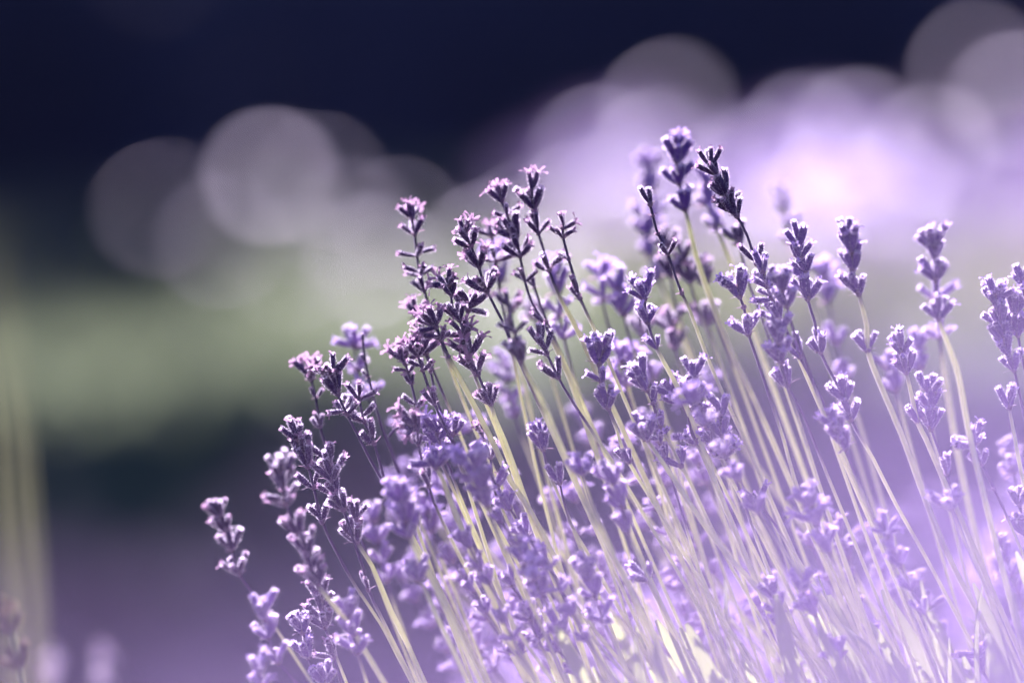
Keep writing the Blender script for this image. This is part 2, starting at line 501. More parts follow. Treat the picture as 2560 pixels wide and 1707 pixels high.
S('short dark two-whorl head on a pale green stem behind the sharp pair', .006, [(888,1250),(890,1290),(892,1352),(930,1413),(976,1523),(1018,1608),(1061,1704)],
  [(1296,6,'c',.95),(1354,7,'c',1.1)], 'd', straw=1370, r1=1.2)
S('withered fan-headed spike with tiny knots, outermost of the upper edge', .022, [(764,905),(770,925),(777,945),(789,994),(800,1066),(814,1114),(850,1230),(900,1340)],
  [(948,7,'d',.95),(996,2,'s',.6),(1068,3,'s',.7)], 'd', straw=1400)
S('dark sharp finger-budded spike rising from the outer edge of the bush', 0, [(826,884),(828,914),(834,948),(843,982),(866,1033),(898,1094),(926,1150),(961,1210),(1010,1300),(1085,1440),(1160,1590)],
  [(928,6,'w',.95),(950,4,'w',.9),(984,6,'c',1.0),(1036,5,'w',.9)], 'd', straw=1290)
S('blurred open-petalled head behind the dark finger-budded spike', .05, [(878,815),(884,845),(889,868),(892,922),(918,985),(938,1023),(958,1071),(1000,1180)],
  [(868,7,'w',1.1),(924,4,'w',1.0),(990,5,'d',.9)], 'v', straw=1200)
S('thin bare stem with tiny knots behind the open-petalled head', .02, [(905,840),(913,902),(921,942),(938,1008),(952,1060),(985,1150)],
  [(853,1,'s',.5),(904,1,'s',.5),(944,1,'s',.55)], 'd', straw=1250)
S('spike with drooping paired florets close behind the dark finger-budded one', .008, [(876,965),(886,982),(898,998),(909,1051),(935,1106),(961,1198),(990,1270),(1040,1370),(1110,1500)],
  [(998,6,'w',.9),(1053,4,'w',1.0),(1108,2,'s',1.0)], 'd', straw=1280)
S('lavender spike bent over sideways with its florets hanging', -.015, [(972,1092),(985,1075),(1010,1062),(1035,1058),(1044,1080),(1046,1110),(1070,1210),(1100,1290),(1160,1410),(1250,1580)],
  [(1064,5,'d',.9),(1076,6,'d',.9),(1112,3,'s',.6),(1214,2,'s',1.0)], 'd', straw=1290)
# --- upper withered group
S('ragged seedy spike with splayed heads at the outer side of the withered group', .012, [(998,862),(1007,880),(1013,906),(1029,961),(1042,1018),(1059,1053),(1090,1130),(1150,1260)],
  [(908,7,'d',.95),(932,3,'w',.7),(962,2,'s',.6),(1020,3,'w',.8)], 'd', straw=1190)
S('wine-coloured thin stem with a ragged dark head and mid-stem buds', 0, [(1035,850),(1042,880),(1056,923),(1085,1007),(1116,1075),(1157,1156),(1200,1240),(1290,1400)],
  [(888,7,'d',1.0),(926,3,'w',.8),(1009,3,'s',.85)], 'd', straw=1200)
S('slim dark stem close beside the wine-coloured one', .012, [(1060,850),(1065,883),(1076,926),(1091,995),(1111,1053),(1150,1140),(1200,1250)],
  [(886,6,'d',.85),(928,2,'n',.8)], 'd', straw=1170)
S('tall withered spike with a flared shaggy tip, outermost of the withered group', .02, [(1025,515),(1029,545),(1036,586),(1042,638),(1050,696),(1059,724),(1079,785),(1100,850),(1130,930),(1190,1080),(1260,1230)],
  [(548,6,'d',.75),(586,3,'c',.95),(640,4,'w',.8),(690,5,'w',.85),(728,4,'c',.8)], 'd', straw=900)
S('short stem with one ragged lopsided flower below the shaggy tip', .02, [(1028,758),(1036,775),(1047,800),(1058,850),(1085,930),(1140,1060)],
  [(790,4,'d',.8),(828,2,'s',.6)], 'd', straw=1010)
S('dark withered spike with drooping petals on a thick golden stem', -.004, [(1073,788),(1082,805),(1091,820),(1105,855),(1122,895),(1151,949),(1194,1030),(1237,1116),(1277,1203),(1320,1267),(1363,1349),(1405,1434),(1441,1534),(1490,1640)],
  [(818,7,'d',1.0),(850,4,'w',.9),(893,2,'n',.9)], 'd', straw=898, r0=.6, r1=1.35)
S('crooked dark spike ending in a cup above a straight straw stem', 0, [(1111,682),(1120,710),(1128,735),(1131,767),(1150,802),(1157,829),(1174,886),(1190,925),(1205,960),(1228,1012),(1237,1044),(1260,1099),(1286,1170),(1327,1285),(1380,1400),(1450,1540)],
  [(714,5,'d',.85),(738,3,'c',.8),(800,6,'c',1.0),(838,5,'d',.9),(888,6,'d',1.05),(935,6,'d',1.05),(1010,8,'c',.95)], 'd', straw=1020, r1=1.25)
S('dark splayed head leaning out between the two withered spikes', .006, [(1182,728),(1176,752),(1170,778),(1162,815),(1166,870),(1190,950),(1240,1070)],
  [(775,7,'w',1.1)], 'd', straw=960)
S('dark dried spike with two curled arms below its small cup', -.004, [(1154,548),(1163,580),(1177,616),(1194,655),(1203,690),(1217,726),(1237,767),(1254,799),(1274,848),(1310,930),(1370,1060)],
  [(582,4,'d',.75),(616,6,'w',1.0),(668,7,'d',.95),(727,7,'w',1.05)], 'd', straw=1010)
S('blurred wine-dark spike standing in front of the withered group', -.032, [(1268,722),(1272,760),(1278,790),(1286,828),(1296,866),(1303,902),(1323,944),(1360,1012),(1381,1064),(1421,1159),(1480,1290),(1560,1440)],
  [(778,4,'w',1.0),(830,5,'w',1.0),(902,7,'c',1.2)], 'd', straw=920, r1=1.3)
S('tall spike with scattered florets over one broad dark whorl', .015, [(1252,466),(1254,490),(1258,515),(1275,555),(1292,597),(1300,640),(1312,701),(1329,756),(1358,804),(1380,852),(1421,938),(1450,1018),(1495,1145),(1560,1290)],
  [(505,5,'d',.85),(540,4,'w',.8),(596,9,'c',1.1),(641,8,'w',1.0),(703,3,'w',.7),(805,2,'s',.7)], 'd', straw=850, r1=1.2)
S('slim stem hugging the tall scattered-floret spike', .022, [(1304,625),(1312,655),(1326,690),(1352,767),(1372,815),(1400,880),(1440,970)],
  [(720,2,'s',.6),(806,2,'n',.8)], 'd', straw=870)
S('second tall spike with a small nodding tip and a plump cup', .016, [(1328,432),(1329,455),(1331,490),(1336,522),(1346,583),(1358,623),(1371,673),(1395,735),(1415,773),(1455,848),(1500,950),(1560,1080)],
  [(474,3,'d',.85),(522,7,'c',1.1),(583,5,'c',.9),(675,3,'w',1.05)], 'd', straw=740, r1=1.2)
S('blurred pink-lilac spike below the nodding-tipped one', .045, [(1384,660),(1390,700),(1395,735),(1396,785),(1408,840),(1430,930),(1465,1040)],
  [(690,6,'o',.9),(732,7,'c',1.1),(788,5,'w',1.0),(845,4,'w',.9)], 'l', straw=930)
S('thin spike with a papery tip and one side floret on its bare stem', .01, [(1409,545),(1408,566),(1407,590),(1421,646),(1434,690),(1449,744),(1487,825),(1520,900),(1580,1040)],
  [(572,3,'d',.85),(594,6,'w',.75),(648,1,'w',.9),(746,2,'s',.95)], 'd', straw=790)
S('small dark sharp spike with plump finger buds before the pale stems', 0, [(1335,815),(1342,840),(1353,862),(1366,882),(1395,943),(1438,1015),(1475,1070),(1495,1101),(1526,1145),(1600,1270),(1690,1420)],
  [(858,4,'c',.95),(884,3,'c',1.0),(943,3,'s',1.05)], 'd', straw=1072)
S('dark sharp head of spread fingers above a small cup, mid bush', 0, [(1512,832),(1508,862),(1497,905),(1504,954),(1520,1018),(1542,1075),(1555,1117),(1574,1158),(1628,1247),(1690,1350),(1780,1500)],
  [(880,8,'w',1.1),(910,6,'c',1.1),(956,3,'c',.95),(1020,7,'c',1.0),(1155,3,'c',.9)], 'v', straw=1060)
# --- tall middle group
S('tallest blurred pale spike standing far behind the middle of the bush', .10, [(1618,385),(1620,420),(1622,470),(1618,530),(1620,590),(1625,640),(1637,676),(1672,759),(1730,900)],
  [(425,7,'c',1.1),(480,8,'c',1.1),(545,8,'w',1.1),(590,7,'c',1.0),(640,7,'c',1.0),(700,6,'c',1.0)], 'v', straw=720, r1=1.2)
S('tallest spike of the bush, double-tiered head over one lower whorl', .03, [(1690,342),(1690,365),(1692,404),(1698,458),(1706,495),(1714,525),(1730,596),(1742,644),(1770,730),(1820,860),(1900,1030)],
  [(370,6,'d',.85),(405,8,'c',1.1),(458,6,'c',1.1),(525,7,'c',1.05)], 'v', straw=530, r1=1.25)
S('tall sharp spike leaning over with a long crowded head of dark florets', .005, [(1772,380),(1777,418),(1793,440),(1803,462),(1814,488),(1828,512),(1841,538),(1867,587),(1886,644),(1905,690),(1950,790)],
  [(416,5,'c',.9),(442,5,'c',.9),(488,9,'c',1.1),(512,5,'w',.9),(540,7,'c',1.05),(660,2,'s',.95)], 'd', straw=860)
S('hazy spike hidden right behind the long crowded leaning head', .06, [(1762,425),(1766,470),(1775,520),(1788,560),(1796,575),(1828,657),(1860,760)],
  [(462,6,'c',1.1),(515,7,'c',1.1),(566,5,'c',1.0)], 'v', straw=590, r1=1.2)
S('thin dark near-leafless spike crossing before the tallest blurred one', .004, [(1621,480),(1624,505),(1631,536),(1643,581),(1669,634),(1688,690),(1704,732),(1723,772),(1762,877),(1800,967),(1870,1120)],
  [(512,2,'s',.95),(540,1,'n',.7),(584,2,'n',.8),(636,3,'w',.85),(733,2,'n',.9)], 'd', straw=755)
S('sharp dark cup on a slim stem standing midway before the pale straws', 0, [(1600,697),(1606,720),(1612,761),(1619,806),(1641,870),(1680,941),(1711,1005),(1745,1090),(1797,1228),(1860,1380)],
  [(748,8,'c',1.1),(806,7,'c',1.0),(870,3,'s',.75)], 'v', straw=880, r1=1.2)
S('rounded blurred dark head beside the tallest stem, behind it', .055, [(1760,640),(1756,665),(1758,690),(1772,740),(1800,830),(1840,930)],
  [(690,8,'c',1.1),(712,5,'c',1.0)], 'd', straw=900)
S('dark out-of-focus head behind the thin near-leafless spike', .055, [(1664,585),(1666,610),(1670,640),(1678,690),(1690,770),(1730,880)],
  [(620,7,'c',1.1),(692,7,'c',1.05)], 'd', straw=800)
S('dark blurred bloom tucked beneath the tallest spike', .05, [(1708,620),(1712,650),(1725,700),(1745,770),(1790,880)],
  [(655,7,'w',1.0),(705,7,'c',1.0)], 'd', straw=810)
S('soft dark ball of florets behind the leaning spike stem', .035, [(1843,575),(1850,605),(1858,650),(1876,720),(1910,810)],
  [(612,8,'c',1.05)], 'd', straw=900)
S('faint pale spike farthest behind, standing alone above the open gap', .11, [(1953,445),(1956,480),(1962,525),(1975,560),(1990,610),(2010,690)],
  [(490,3,'s',1.0),(530,4,'c',.8),(575,4,'c',.9),(618,5,'c',1.0)], 'v', straw=760)
S('sharp spike of crossed open arms, level with the cup heads', 0, [(1904,648),(1908,678),(1918,716),(1927,748),(1946,793),(1976,846),(1998,890),(2024,938),(2049,989),(2090,1089),(2150,1230),(2230,1400)],
  [(680,4,'c',.9),(716,5,'w',1.0),(750,5,'w',.9),(796,6,'c',1.0),(892,3,'s',1.0)], 'v', straw=1080)
S('sharp leaning head over a wide V whorl on one dark stem', 0, [(1838,681),(1842,708),(1848,739),(1859,767),(1864,791),(1871,835),(1896,909),(1938,1034),(1960,1101),(1986,1196),(2040,1340),(2120,1500)],
  [(722,7,'w',1.05),(742,4,'c',1.0),(768,3,'n',.9),(835,6,'c',1.05)], 'v', straw=1036)
S('soft broad violet head right behind the crossed-arm spike', -.022, [(1950,645),(1953,680),(1956,722),(1964,752),(1985,830),(2020,920)],
  [(724,9,'c',1.3),(765,5,'c',1.1)], 'v', straw=980)
S('sharp fan-tipped spike with five stacked cups down one dark stem', 0, [(1994,582),(1996,612),(1999,647),(2014,678),(2019,747),(2037,806),(2052,881),(2079,936),(2113,999),(2128,1049),(2155,1100),(2183,1146),(2240,1260),(2330,1420)],
  [(615,6,'c',1.05),(647,5,'c',.95),(680,6,'c',.95),(704,2,'w',.9),(747,7,'c',1.1),(881,6,'c',1.0),(1000,7,'c',1.1),(1049,6,'c',1.0)], 'v', straw=1100)
S('smooth upright spike with a paired-bud node on its pale stem', -.014, [(2124,562),(2126,595),(2128,628),(2132,674),(2147,735),(2167,814),(2170,877),(2197,952),(2255,1089),(2310,1240),(2381,1410),(2460,1560)],
  [(603,6,'c',1.0),(630,6,'c',1.05),(674,5,'c',1.05),(735,8,'c',1.05),(877,3,'s',1.15)], 'v', straw=745, r1=1.25)
S('tall soft spike of evenly stacked whorls rising alone over the gap', -.026, [(2326,588),(2330,615),(2335,645),(2339,701),(2342,750),(2346,797),(2358,830),(2389,913),(2405,985),(2419,1066),(2450,1200),(2500,1400)],
  [(622,7,'c',1.05),(645,5,'c',.95),(701,7,'c',1.1),(797,7,'c',1.05)], 'v', straw=800, r1=1.3)
S('blurred twin hidden behind the evenly stacked tall spike', .05, [(2334,690),(2338,730),(2343,800),(2351,850),(2366,959),(2389,1097),(2420,1250),(2460,1420)],
  [(752,5,'w',1.1),(846,5,'w',1.2)], 'v', straw=870, r1=1.5)
S('sharp plump double cup on a straw stem with one low bud', 0, [(2241,830),(2248,858),(2255,885),(2266,931),(2281,997),(2293,1053),(2316,1100),(2350,1180),(2400,1290),(2470,1450)],
  [(884,8,'c',1.1),(931,7,'c',1.05),(1053,2,'s',1.05)], 'v', straw=940, r1=1.15)
S('blurred pale head showing over the plump double cup', .05, [(2298,838),(2296,880),(2300,930),(2312,1000),(2340,1120)],
  [(880,6,'c',1.05),(925,6,'c',1.05)], 'v', straw=960)
S('blurred pale head peeping from behind the plump double cup on its outer side', .05, [(2216,885),(2224,920),(2240,975),(2262,1060),(2290,1160)],
  [(930,7,'c',1.1),(978,6,'c',1.05)], 'v', straw=1000)
S('sharp spike of three tight cups close beside the plump double cup', .005, [(2333,925),(2326,960),(2322,985),(2323,1022),(2328,1072),(2345,1120),(2368,1190),(2400,1290),(2450,1430)],
  [(985,6,'c',1.0),(1024,6,'c',1.0),(1072,8,'c',1.05),(1185,2,'s',.9)], 'v', straw=1260, r0=.4)
S('crowded leaning spike with one bent-out floret near the picture edge', -.004, [(2490,705),(2490,735),(2493,766),(2500,800),(2510,850),(2520,885),(2535,923),(2557,1024),(2590,1150)],
  [(742,6,'w',1.05),(768,6,'c',1.05),(812,8,'c',1.1),(850,7,'c',1.05),(888,5,'c',1.0),(925,4,'c',.95)], 'v', straw=1100)
S('short plump head overlapping the crowded leaning spike', 0, [(2532,745),(2536,780),(2545,839),(2556,900),(2580,1000)],
  [(786,8,'c',1.15),(838,8,'c',1.1)], 'v', straw=960)
S('lavender tip cut by the picture edge above the plump head', 0, [(2562,675),(2564,710),(2568,760),(2585,850)],
  [(722,6,'c',1.1),(765,6,'c',1.0)], 'v', straw=900)
S('single goblet bud on a long pale stem under the crowded leaning spike', -.003, [(2520,930),(2520,972),(2523,1019),(2538,1100),(2553,1180),(2580,1290)],
  [(1018,4,'c',1.05)], 'v', straw=1030, r0=.4, r1=.95)
S('tilted plump head on a drooping dark stem below the goblet bud', -.006, [(2420,1064),(2425,1095),(2438,1128),(2454,1160),(2485,1222),(2516,1288),(2560,1390)],
  [(1118,8,'w',1.15),(1160,4,'c',.9),(1222,2,'n',.8)], 'v', straw=1300, r0=.45)
S('bright-rimmed lavender head cut by the picture edge, low down', 0, [(2545,1215),(2547,1250),(2554,1290),(2562,1330),(2590,1420)],
  [(1262,6,'c',1.0),(1300,4,'w',.9),(1335,5,'c',1.0)], 'v', straw=1420)
S('dark blurred whorls behind the pale stem near the picture edge', .06, [(2520,1105),(2528,1140),(2536,1180),(2560,1280)],
  [(1135,7,'c',1.0),(1185,7,'c',1.0)], 'v', straw=1280)
# --- central bunch
S('sharp finger-budded spike at the heart of the tangled central bunch', 0, [(1731,908),(1733,930),(1735,950),(1738,991),(1728,1030),(1722,1050),(1737,1109),(1746,1117),(1770,1170),(1801,1241),(1850,1360),(1930,1520)],
  [(948,5,'c',1.0),(990,5,'c',1.05),(1024,4,'w',.95),(1108,3,'w',1.05)], 'v', straw=1112)
S('sharp spike ending in a broad fan whorl, front of the central bunch', -.002, [(1806,993),(1803,1020),(1802,1040),(1804,1087),(1814,1144),(1835,1190),(1858,1245),(1875,1300),(1920,1420),(1980,1550)],
  [(1040,5,'c',1.1),(1088,6,'c',1.05),(1142,8,'w',1.15)], 'v', straw=1305, r0=.45)
S('darker budded spike leaning on the outer side of the central bunch', .004, [(1672,958),(1682,980),(1699,1004),(1722,1040),(1760,1120),(1830,1260)],
  [(985,6,'w',.95),(1006,5,'w',.95)], 'v', straw=1100)
S('knot of crossing florets filling the central bunch', .002, [(1762,1035),(1768,1070),(1782,1106),(1800,1140),(1850,1240),(1930,1390)],
  [(1070,7,'w',1.05),(1106,7,'w',1.05)], 'v', straw=1150)
S('slim stem forking off below the broad fan whorl with one drooping cup', -.002, [(1880,1225),(1885,1240),(1893,1252),(1930,1300),(1960,1345),(2010,1420),(2080,1530)],
  [(1252,4,'w',1.0)], 'v', straw=1340, r0=.4)
S('sharp two-cup spike next to the central bunch with a mid-stem bud', .003, [(1595,914),(1604,940),(1616,972),(1632,1007),(1651,1068),(1680,1117),(1702,1163),(1727,1209),(1770,1300),(1830,1420),(1900,1540)],
  [(955,7,'c',1.05),(975,4,'c',.95),(1009,2,'s',.85),(1068,4,'c',.9),(1165,3,'s',1.0)], 'v', straw=1080)
S('broad soft cup on a straw stem below the two-cup spike', -.012, [(1602,1052),(1610,1075),(1619,1099),(1648,1142),(1705,1228),(1760,1310),(1830,1400),(1930,1510)],
  [(1098,8,'c',1.25)], 'v', straw=1105, r1=1.2)
S('small budded spike hanging in the gap before the central bunch', .003, [(1643,1075),(1650,1100),(1660,1145),(1672,1170),(1684,1210),(1698,1260)],
  [(1108,4,'w',.9),(1150,5,'c',.85)], 'v', straw=1330, r0=.4)
S('blurred violet whorls behind the crossed-arm stem', -.02, [(1940,805),(1945,840),(1950,895),(1965,960),(2000,1060)],
  [(855,8,'c',1.15),(905,7,'c',1.05)], 'v', straw=1000)
S('single cup on a thin dark stem under the blurred violet whorls', .008, [(1953,922),(1960,945),(1968,962),(2008,1037),(2040,1117),(2090,1240)],
  [(964,6,'c',1.05)], 'v', straw=1160, r0=.4)
S('soft violet whorl low behind the fan-tipped spike stem', -.022, [(2088,1035),(2096,1065),(2110,1110),(2135,1180),(2190,1310)],
  [(1078,8,'c',1.2),(1120,6,'c',1.1)], 'v', straw=1200)
S('pale blurred spike standing behind the fan-tipped one', .075, [(2058,660),(2064,710),(2074,770),(2092,850),(2112,940),(2150,1060)],
  [(700,7,'o',1.0),(755,7,'c',1.0),(860,6,'c',1.0),(950,6,'c',1.0)], 'v', straw=980)
S('dark soft ball of florets between two straw stems, mid bush', .06, [(1766,765),(1770,800),(1785,860),(1820,960)], [(808,9,'c',1.25)], 'd', straw=900)
S('dark soft head behind the slim sharp cup', .055, [(1606,800),(1608,835),(1620,900),(1650,1000)], [(840,8,'c',1.1)], 'd', straw=950)
S('blurred spike in the gap beside the slim sharp cup', .05, [(1672,775),(1676,815),(1690,880),(1720,980)], [(825,7,'c',1.1),(870,6,'c',1.0)], 'd', straw=920)
S('soft pale spike between the papery-tipped stem and the sharp cup', .045, [(1543,680),(1548,720),(1556,775),(1575,850),(1610,950)], [(730,7,'c',1.1),(785,8,'c',1.1)], 'v', straw=880)
S('pinkish blurred stem with scattered florets behind the papery tip', .055, [(1497,665),(1500,700),(1506,745),(1516,800),(1550,900)], [(695,4,'o',.9),(750,5,'w',1.0)], 'v', straw=870)
S('white-rimmed blurred florets behind the spread-finger head', .04, [(1552,870),(1556,905),(1562,960),(1580,1020),(1620,1120)], [(905,6,'o',1.0),(965,7,'o',1.0)], 'v', straw=1060)
S('dark blurred head low behind the two-cup spike', .06, [(1626,900),(1630,945),(1645,1010),(1690,1110)], [(950,8,'c',1.15)], 'v', straw=1040)
S('indigo blurred ball behind the tall scattered-floret spike', .06, [(1332,750),(1335,785),(1346,850),(1375,930)], [(795,8,'c',1.1)], 'd', straw=900)
S('shadowy blurred spike behind the curled-arm one', .07, [(1238,590),(1243,640),(1250,700),(1262,780),(1290,880)], [(650,7,'o',1.05),(705,7,'c',1.05)], 'v', straw=850)
S('upright soft spike close behind the curled-arm dried one', .03, [(1226,560),(1230,590),(1238,650),(1250,730),(1270,830)], [(590,5,'d',.85),(655,5,'w',.9)], 'd', straw=900)
S('pale blurred spike low behind the wine-dark one', .075, [(1262,880),(1266,930),(1280,1000),(1300,1080),(1340,1180)], [(915,4,'w',.8),(950,5,'c',.85),(995,4,'w',.85),(1040,5,'c',.8)], 'v', straw=1100)
S('small bristly spike caught between the straw stems', .010, [(1340,1045),(1346,1065),(1352,1088),(1358,1124),(1375,1190),(1420,1290)], [(1090,6,'d',.75),(1124,6,'c',.95)], 'v', straw=1210)
S('large soft violet blot just before the thick golden stem', -.065, [(1188,1120),(1194,1160),(1204,1215),(1216,1260),(1250,1350),(1310,1470)], [(1168,8,'c',1.25),(1218,8,'c',1.25),(1262,7,'c',1.15)], 'v', straw=1300)
S('soft violet cup in front of the pale stems, mid bush', -.04, [(1443,1122),(1448,1150),(1456,1184),(1480,1260),(1530,1370)], [(1182,8,'c',1.2)], 'v', straw=1200)
S('three soft cups descending one stem before the mid-bush straws', -.035, [(1518,1150),(1526,1180),(1536,1208),(1554,1265),(1568,1328),(1610,1420),(1680,1560)], [(1208,8,'c',1.2),(1268,7,'c',1.1),(1328,7,'c',1.1)], 'v', straw=1350)
S('slender sharp stem topped by one small two-pronged floret', 0, [(1394,1165),(1396,1185),(1399,1207),(1423,1300),(1466,1377),(1530,1490),(1600,1610)], [(1207,3,'c',.95)], 'v', straw=1305, r0=.4, r1=.95)
S('little bristly spike with a horizontal thread before the golden stem', 0, [(1195,1055),(1199,1070),(1206,1088),(1216,1115),(1226,1142),(1230,1185),(1240,1240),(1290,1350)], [(1086,4,'d',.6),(1143,4,'c',.9),(1218,3,'s',.7)], 'd', straw=1260, r0=.4)
S('pale-tipped lone floret cluster beside the wine-coloured stem', .008, [(1142,1045),(1138,1065),(1130,1090),(1135,1130),(1160,1190)], [(1085,5,'w',1.05)], 'v', straw=1190)
S('jumble of split florets under the bent-over spike', .006, [(1078,1050),(1086,1072),(1094,1095),(1104,1135),(1120,1160),(1150,1240),(1200,1360)], [(1085,7,'d',1.0),(1110,5,'w',1.0),(1150,6,'d',.95)], 'v', straw=1220)
S('wide two-armed floret pair crowning a thick blurred straw stem', -.022, [(1075,1140),(1082,1155),(1092,1170),(1111,1208),(1121,1239),(1192,1413),(1235,1505),(1295,1654)], [(1168,5,'w',1.2)], 'v', straw=1172, r1=1.45)
S('big soft lilac head low at the outer middle of the bush', -.055, [(995,1205),(1003,1240),(1012,1290),(1022,1335),(1050,1400),(1071,1434),(1121,1534),(1174,1647)], [(1255,8,'c',1.25),(1300,7,'c',1.15),(1340,7,'c',1.1)], 'v', straw=1345, r1=1.35)
S('second pale stem with a soft whorl below the big lilac head', -.045, [(1030,1390),(1036,1415),(1044,1450),(1057,1463),(1089,1534),(1132,1622),(1160,1683)], [(1448,7,'c',1.1)], 'v', straw=1460, r1=1.2)
S('soft lilac spike between the dark sharp pair and the pale stems', .05, [(925,1260),(932,1300),(945,1350),(955,1410),(975,1480),(1010,1580)], [(1305,6,'c',1.0),(1355,6,'c',1.0),(1405,6,'c',1.0),(1455,5,'c',.95)], 'v', straw=1500)
S('soft lilac whorls near the bent-over spike stem', .045, [(1060,1240),(1066,1270),(1078,1320),(1095,1380),(1130,1460)], [(1280,7,'o',1.0),(1330,7,'o',1.0)], 'v', straw=1380)
S('blurred lilac spike standing before the lower straws', -.045, [(1305,1370),(1318,1400),(1334,1440),(1352,1484),(1390,1560)], [(1402,6,'o',1.0),(1445,6,'c',1.0),(1488,8,'c',1.15)], 'v', straw=1500)
S('soft violet block of a head on the lower straws', -.04, [(1456,1375),(1462,1410),(1470,1445),(1486,1488),(1508,1552),(1550,1640)], [(1443,9,'c',1.25),(1490,5,'c',1.1),(1552,6,'w',1.1)], 'v', straw=1570)
S('pair of violet cups low among the pale straws', -.03, [(1398,1535),(1402,1560),(1410,1590),(1440,1650),(1490,1740)], [(1583,7,'c',1.15)], 'v', straw=1600)
S('thin budded spike low down before the pair of violet cups', -.02, [(1312,1515),(1324,1545),(1340,1590),(1362,1630),(1400,1700)], [(1550,4,'w',1.0),(1596,5,'w',1.0)], 'v', straw=1620)
S('frilly soft ring-shaped head before the dim gap', -.06, [(2010,1195),(2018,1225),(2030,1265),(2038,1305),(2072,1378),(2110,1460),(2170,1580)], [(1260,9,'c',1.25),(1304,6,'d',1.0),(1376,7,'c',1.1)], 'v', straw=1400)
S('soft violet spike low between crossing stems', -.02, [(1924,1450),(1934,1490),(1945,1530),(1957,1566),(2017,1642),(2080,1730)], [(1492,5,'c',1.0),(1530,6,'c',1.0),(1568,5,'c',.95)], 'v', straw=1590)
S('blurred violet head above the low crossing stems', -.05, [(1990,1415),(2000,1450),(2015,1490),(2034,1528),(2080,1620)], [(1470,7,'c',1.2),(1530,6,'c',1.05)], 'v', straw=1550)
S('dark blurred floret hanging before the long pale stems', -.05, [(2366,1210),(2370,1240),(2380,1275),(2410,1350),(2460,1460)], [(1270,8,'c',1.2)], 'v', straw=1300)
S('open forked floret low at the foot beside a yellow leaf', 0, [(2440,1580),(2446,1620),(2455,1675),(2490,1740)], [(1640,4,'w',1.1),(1675,5,'c',1.1)], 'v', straw=1700)
S('soft violet puff low before the pale leaves', -.055, [(2082,1585),(2088,1610),(2096,1650),(2130,1740)], [(1645,8,'c',1.2)], 'v', straw=1660)
S('forked pale floret low among the mid-bush straws', -.012, [(1604,1390),(1610,1415),(1618,1448),(1650,1510),(1700,1600)], [(1448,3,'w',1.15)], 'v', straw=1460)
S('fallen-open white floret low on the outer straws', -.02, [(1294,1595),(1298,1615),(1304,1650),(1330,1720)], [(1635,3,'w',1.0)], 'v', straw=1650)
S('budded sharp spike at the bottom edge under the soft lilac head', 0, [(797,1455),(800,1480),(806,1540),(812,1570),(830,1610),(860,1690)], [(1500,7,'c',1.05),(1524,4,'c',1.0),(1566,7,'c',1.1)], 'd', straw=1640, r0=.4)
S('sharp cup spike lowest beside the bottom edge, thin stemmed', -.004, [(742,1530),(748,1560),(760,1590),(768,1640),(790,1690),(820,1740)], [(1580,8,'c',1.1),(1642,6,'c',1.05)], 'v', straw=1720, r0=.4)
S('small bud spike at the bottom edge between two cup spikes', 0, [(823,1600),(826,1625),(836,1645),(850,1700)], [(1642,4,'w',1.0)], 'd', straw=1720)
S('soft violet spike at the bottom edge before the pale curved stem', -.03, [(868,1490),(872,1520),(880,1570),(890,1620),(915,1700)], [(1535,6,'c',1.05),(1585,6,'c',1.0),(1630,6,'c',1.0)], 'v', straw=1660)
S('rimmed lavender cup touching the bottom edge', -.01, [(800,1665),(808,1690),(820,1725)], [(1705,7,'c',1.1)], 'v', straw=1740)
S('faint lilac spike at the bottom edge, outside the bush', -.10, [(640,1630),(645,1660),(655,1720)], [(1680,6,'c',.95),(1715,6,'c',.9)], 'v', straw=1760)
# --- lone plants at the far side
S('tan spent lavender head in the lower corner', .11, [(2,1490),(14,1520),(30,1580),(46,1650),(60,1740)], [(1540,4,'c',1.0),(1580,5,'c',1.05),(1668,6,'c',1.05)], 't', straw=1400, group='blurred stems in the lower corner')
S('round blurred violet head in the lower corner beside the tan one', .30, [(132,1600),(135,1650),(140,1730)], [(1650,7,'c',.85),(1700,6,'c',.8)], 'd', group='blurred stems in the lower corner')
S('second round blurred violet head along the bottom edge', .30, [(252,1590),(254,1650),(258,1730)], [(1645,7,'c',.85),(1700,6,'c',.8)], 'd', group='blurred stems in the lower corner')

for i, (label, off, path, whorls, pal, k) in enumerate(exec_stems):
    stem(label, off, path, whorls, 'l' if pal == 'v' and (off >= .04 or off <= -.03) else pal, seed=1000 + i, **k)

# plain straws of the same bush whose heads stand behind others
fr = random.Random(21)
for i in range(66):
    x0 = fr.uniform(950, 2500); y0 = 1600 - (x0 - 950) * .06 - fr.uniform(0, 230)
    if i >= 30: x0 = fr.uniform(960, 1760); y0 = fr.uniform(1010, 1460) - max(0, x0 - 1400) * .25
    sl = .60 - .30 * (x0 - 1000) / 1560 + fr.uniform(-.10, .12)
    off = fr.choice([-.4, 1, 1, 1]) * fr.uniform(.03, .11)
    pth = [(x0 + (sl + .05 * j) * dy, y0 + dy) for j, dy in enumerate((0, 120, 260, 420, 600))]
    k_ = fr.uniform(.70, .92)
    wl = [(y0 + 35, fr.randint(4, 7), fr.choice('ccdw'), k_)]
    yy = y0 + 35
    for _ in range(fr.randint(1, 4)):
        yy += fr.uniform(36, 85); wl.append((yy, fr.randint(3, 7), fr.choice('ccws'), k_ * fr.uniform(.85, 1.1)))
    stem('slim pale-stemmed spike crowded among the others low in the bush', off, pth, wl,
         fr.choice('vllll'), straw=yy + 40, group='slim spikes low in the bush', r1=fr.uniform(.75, 1.0), seed=3000 + i)


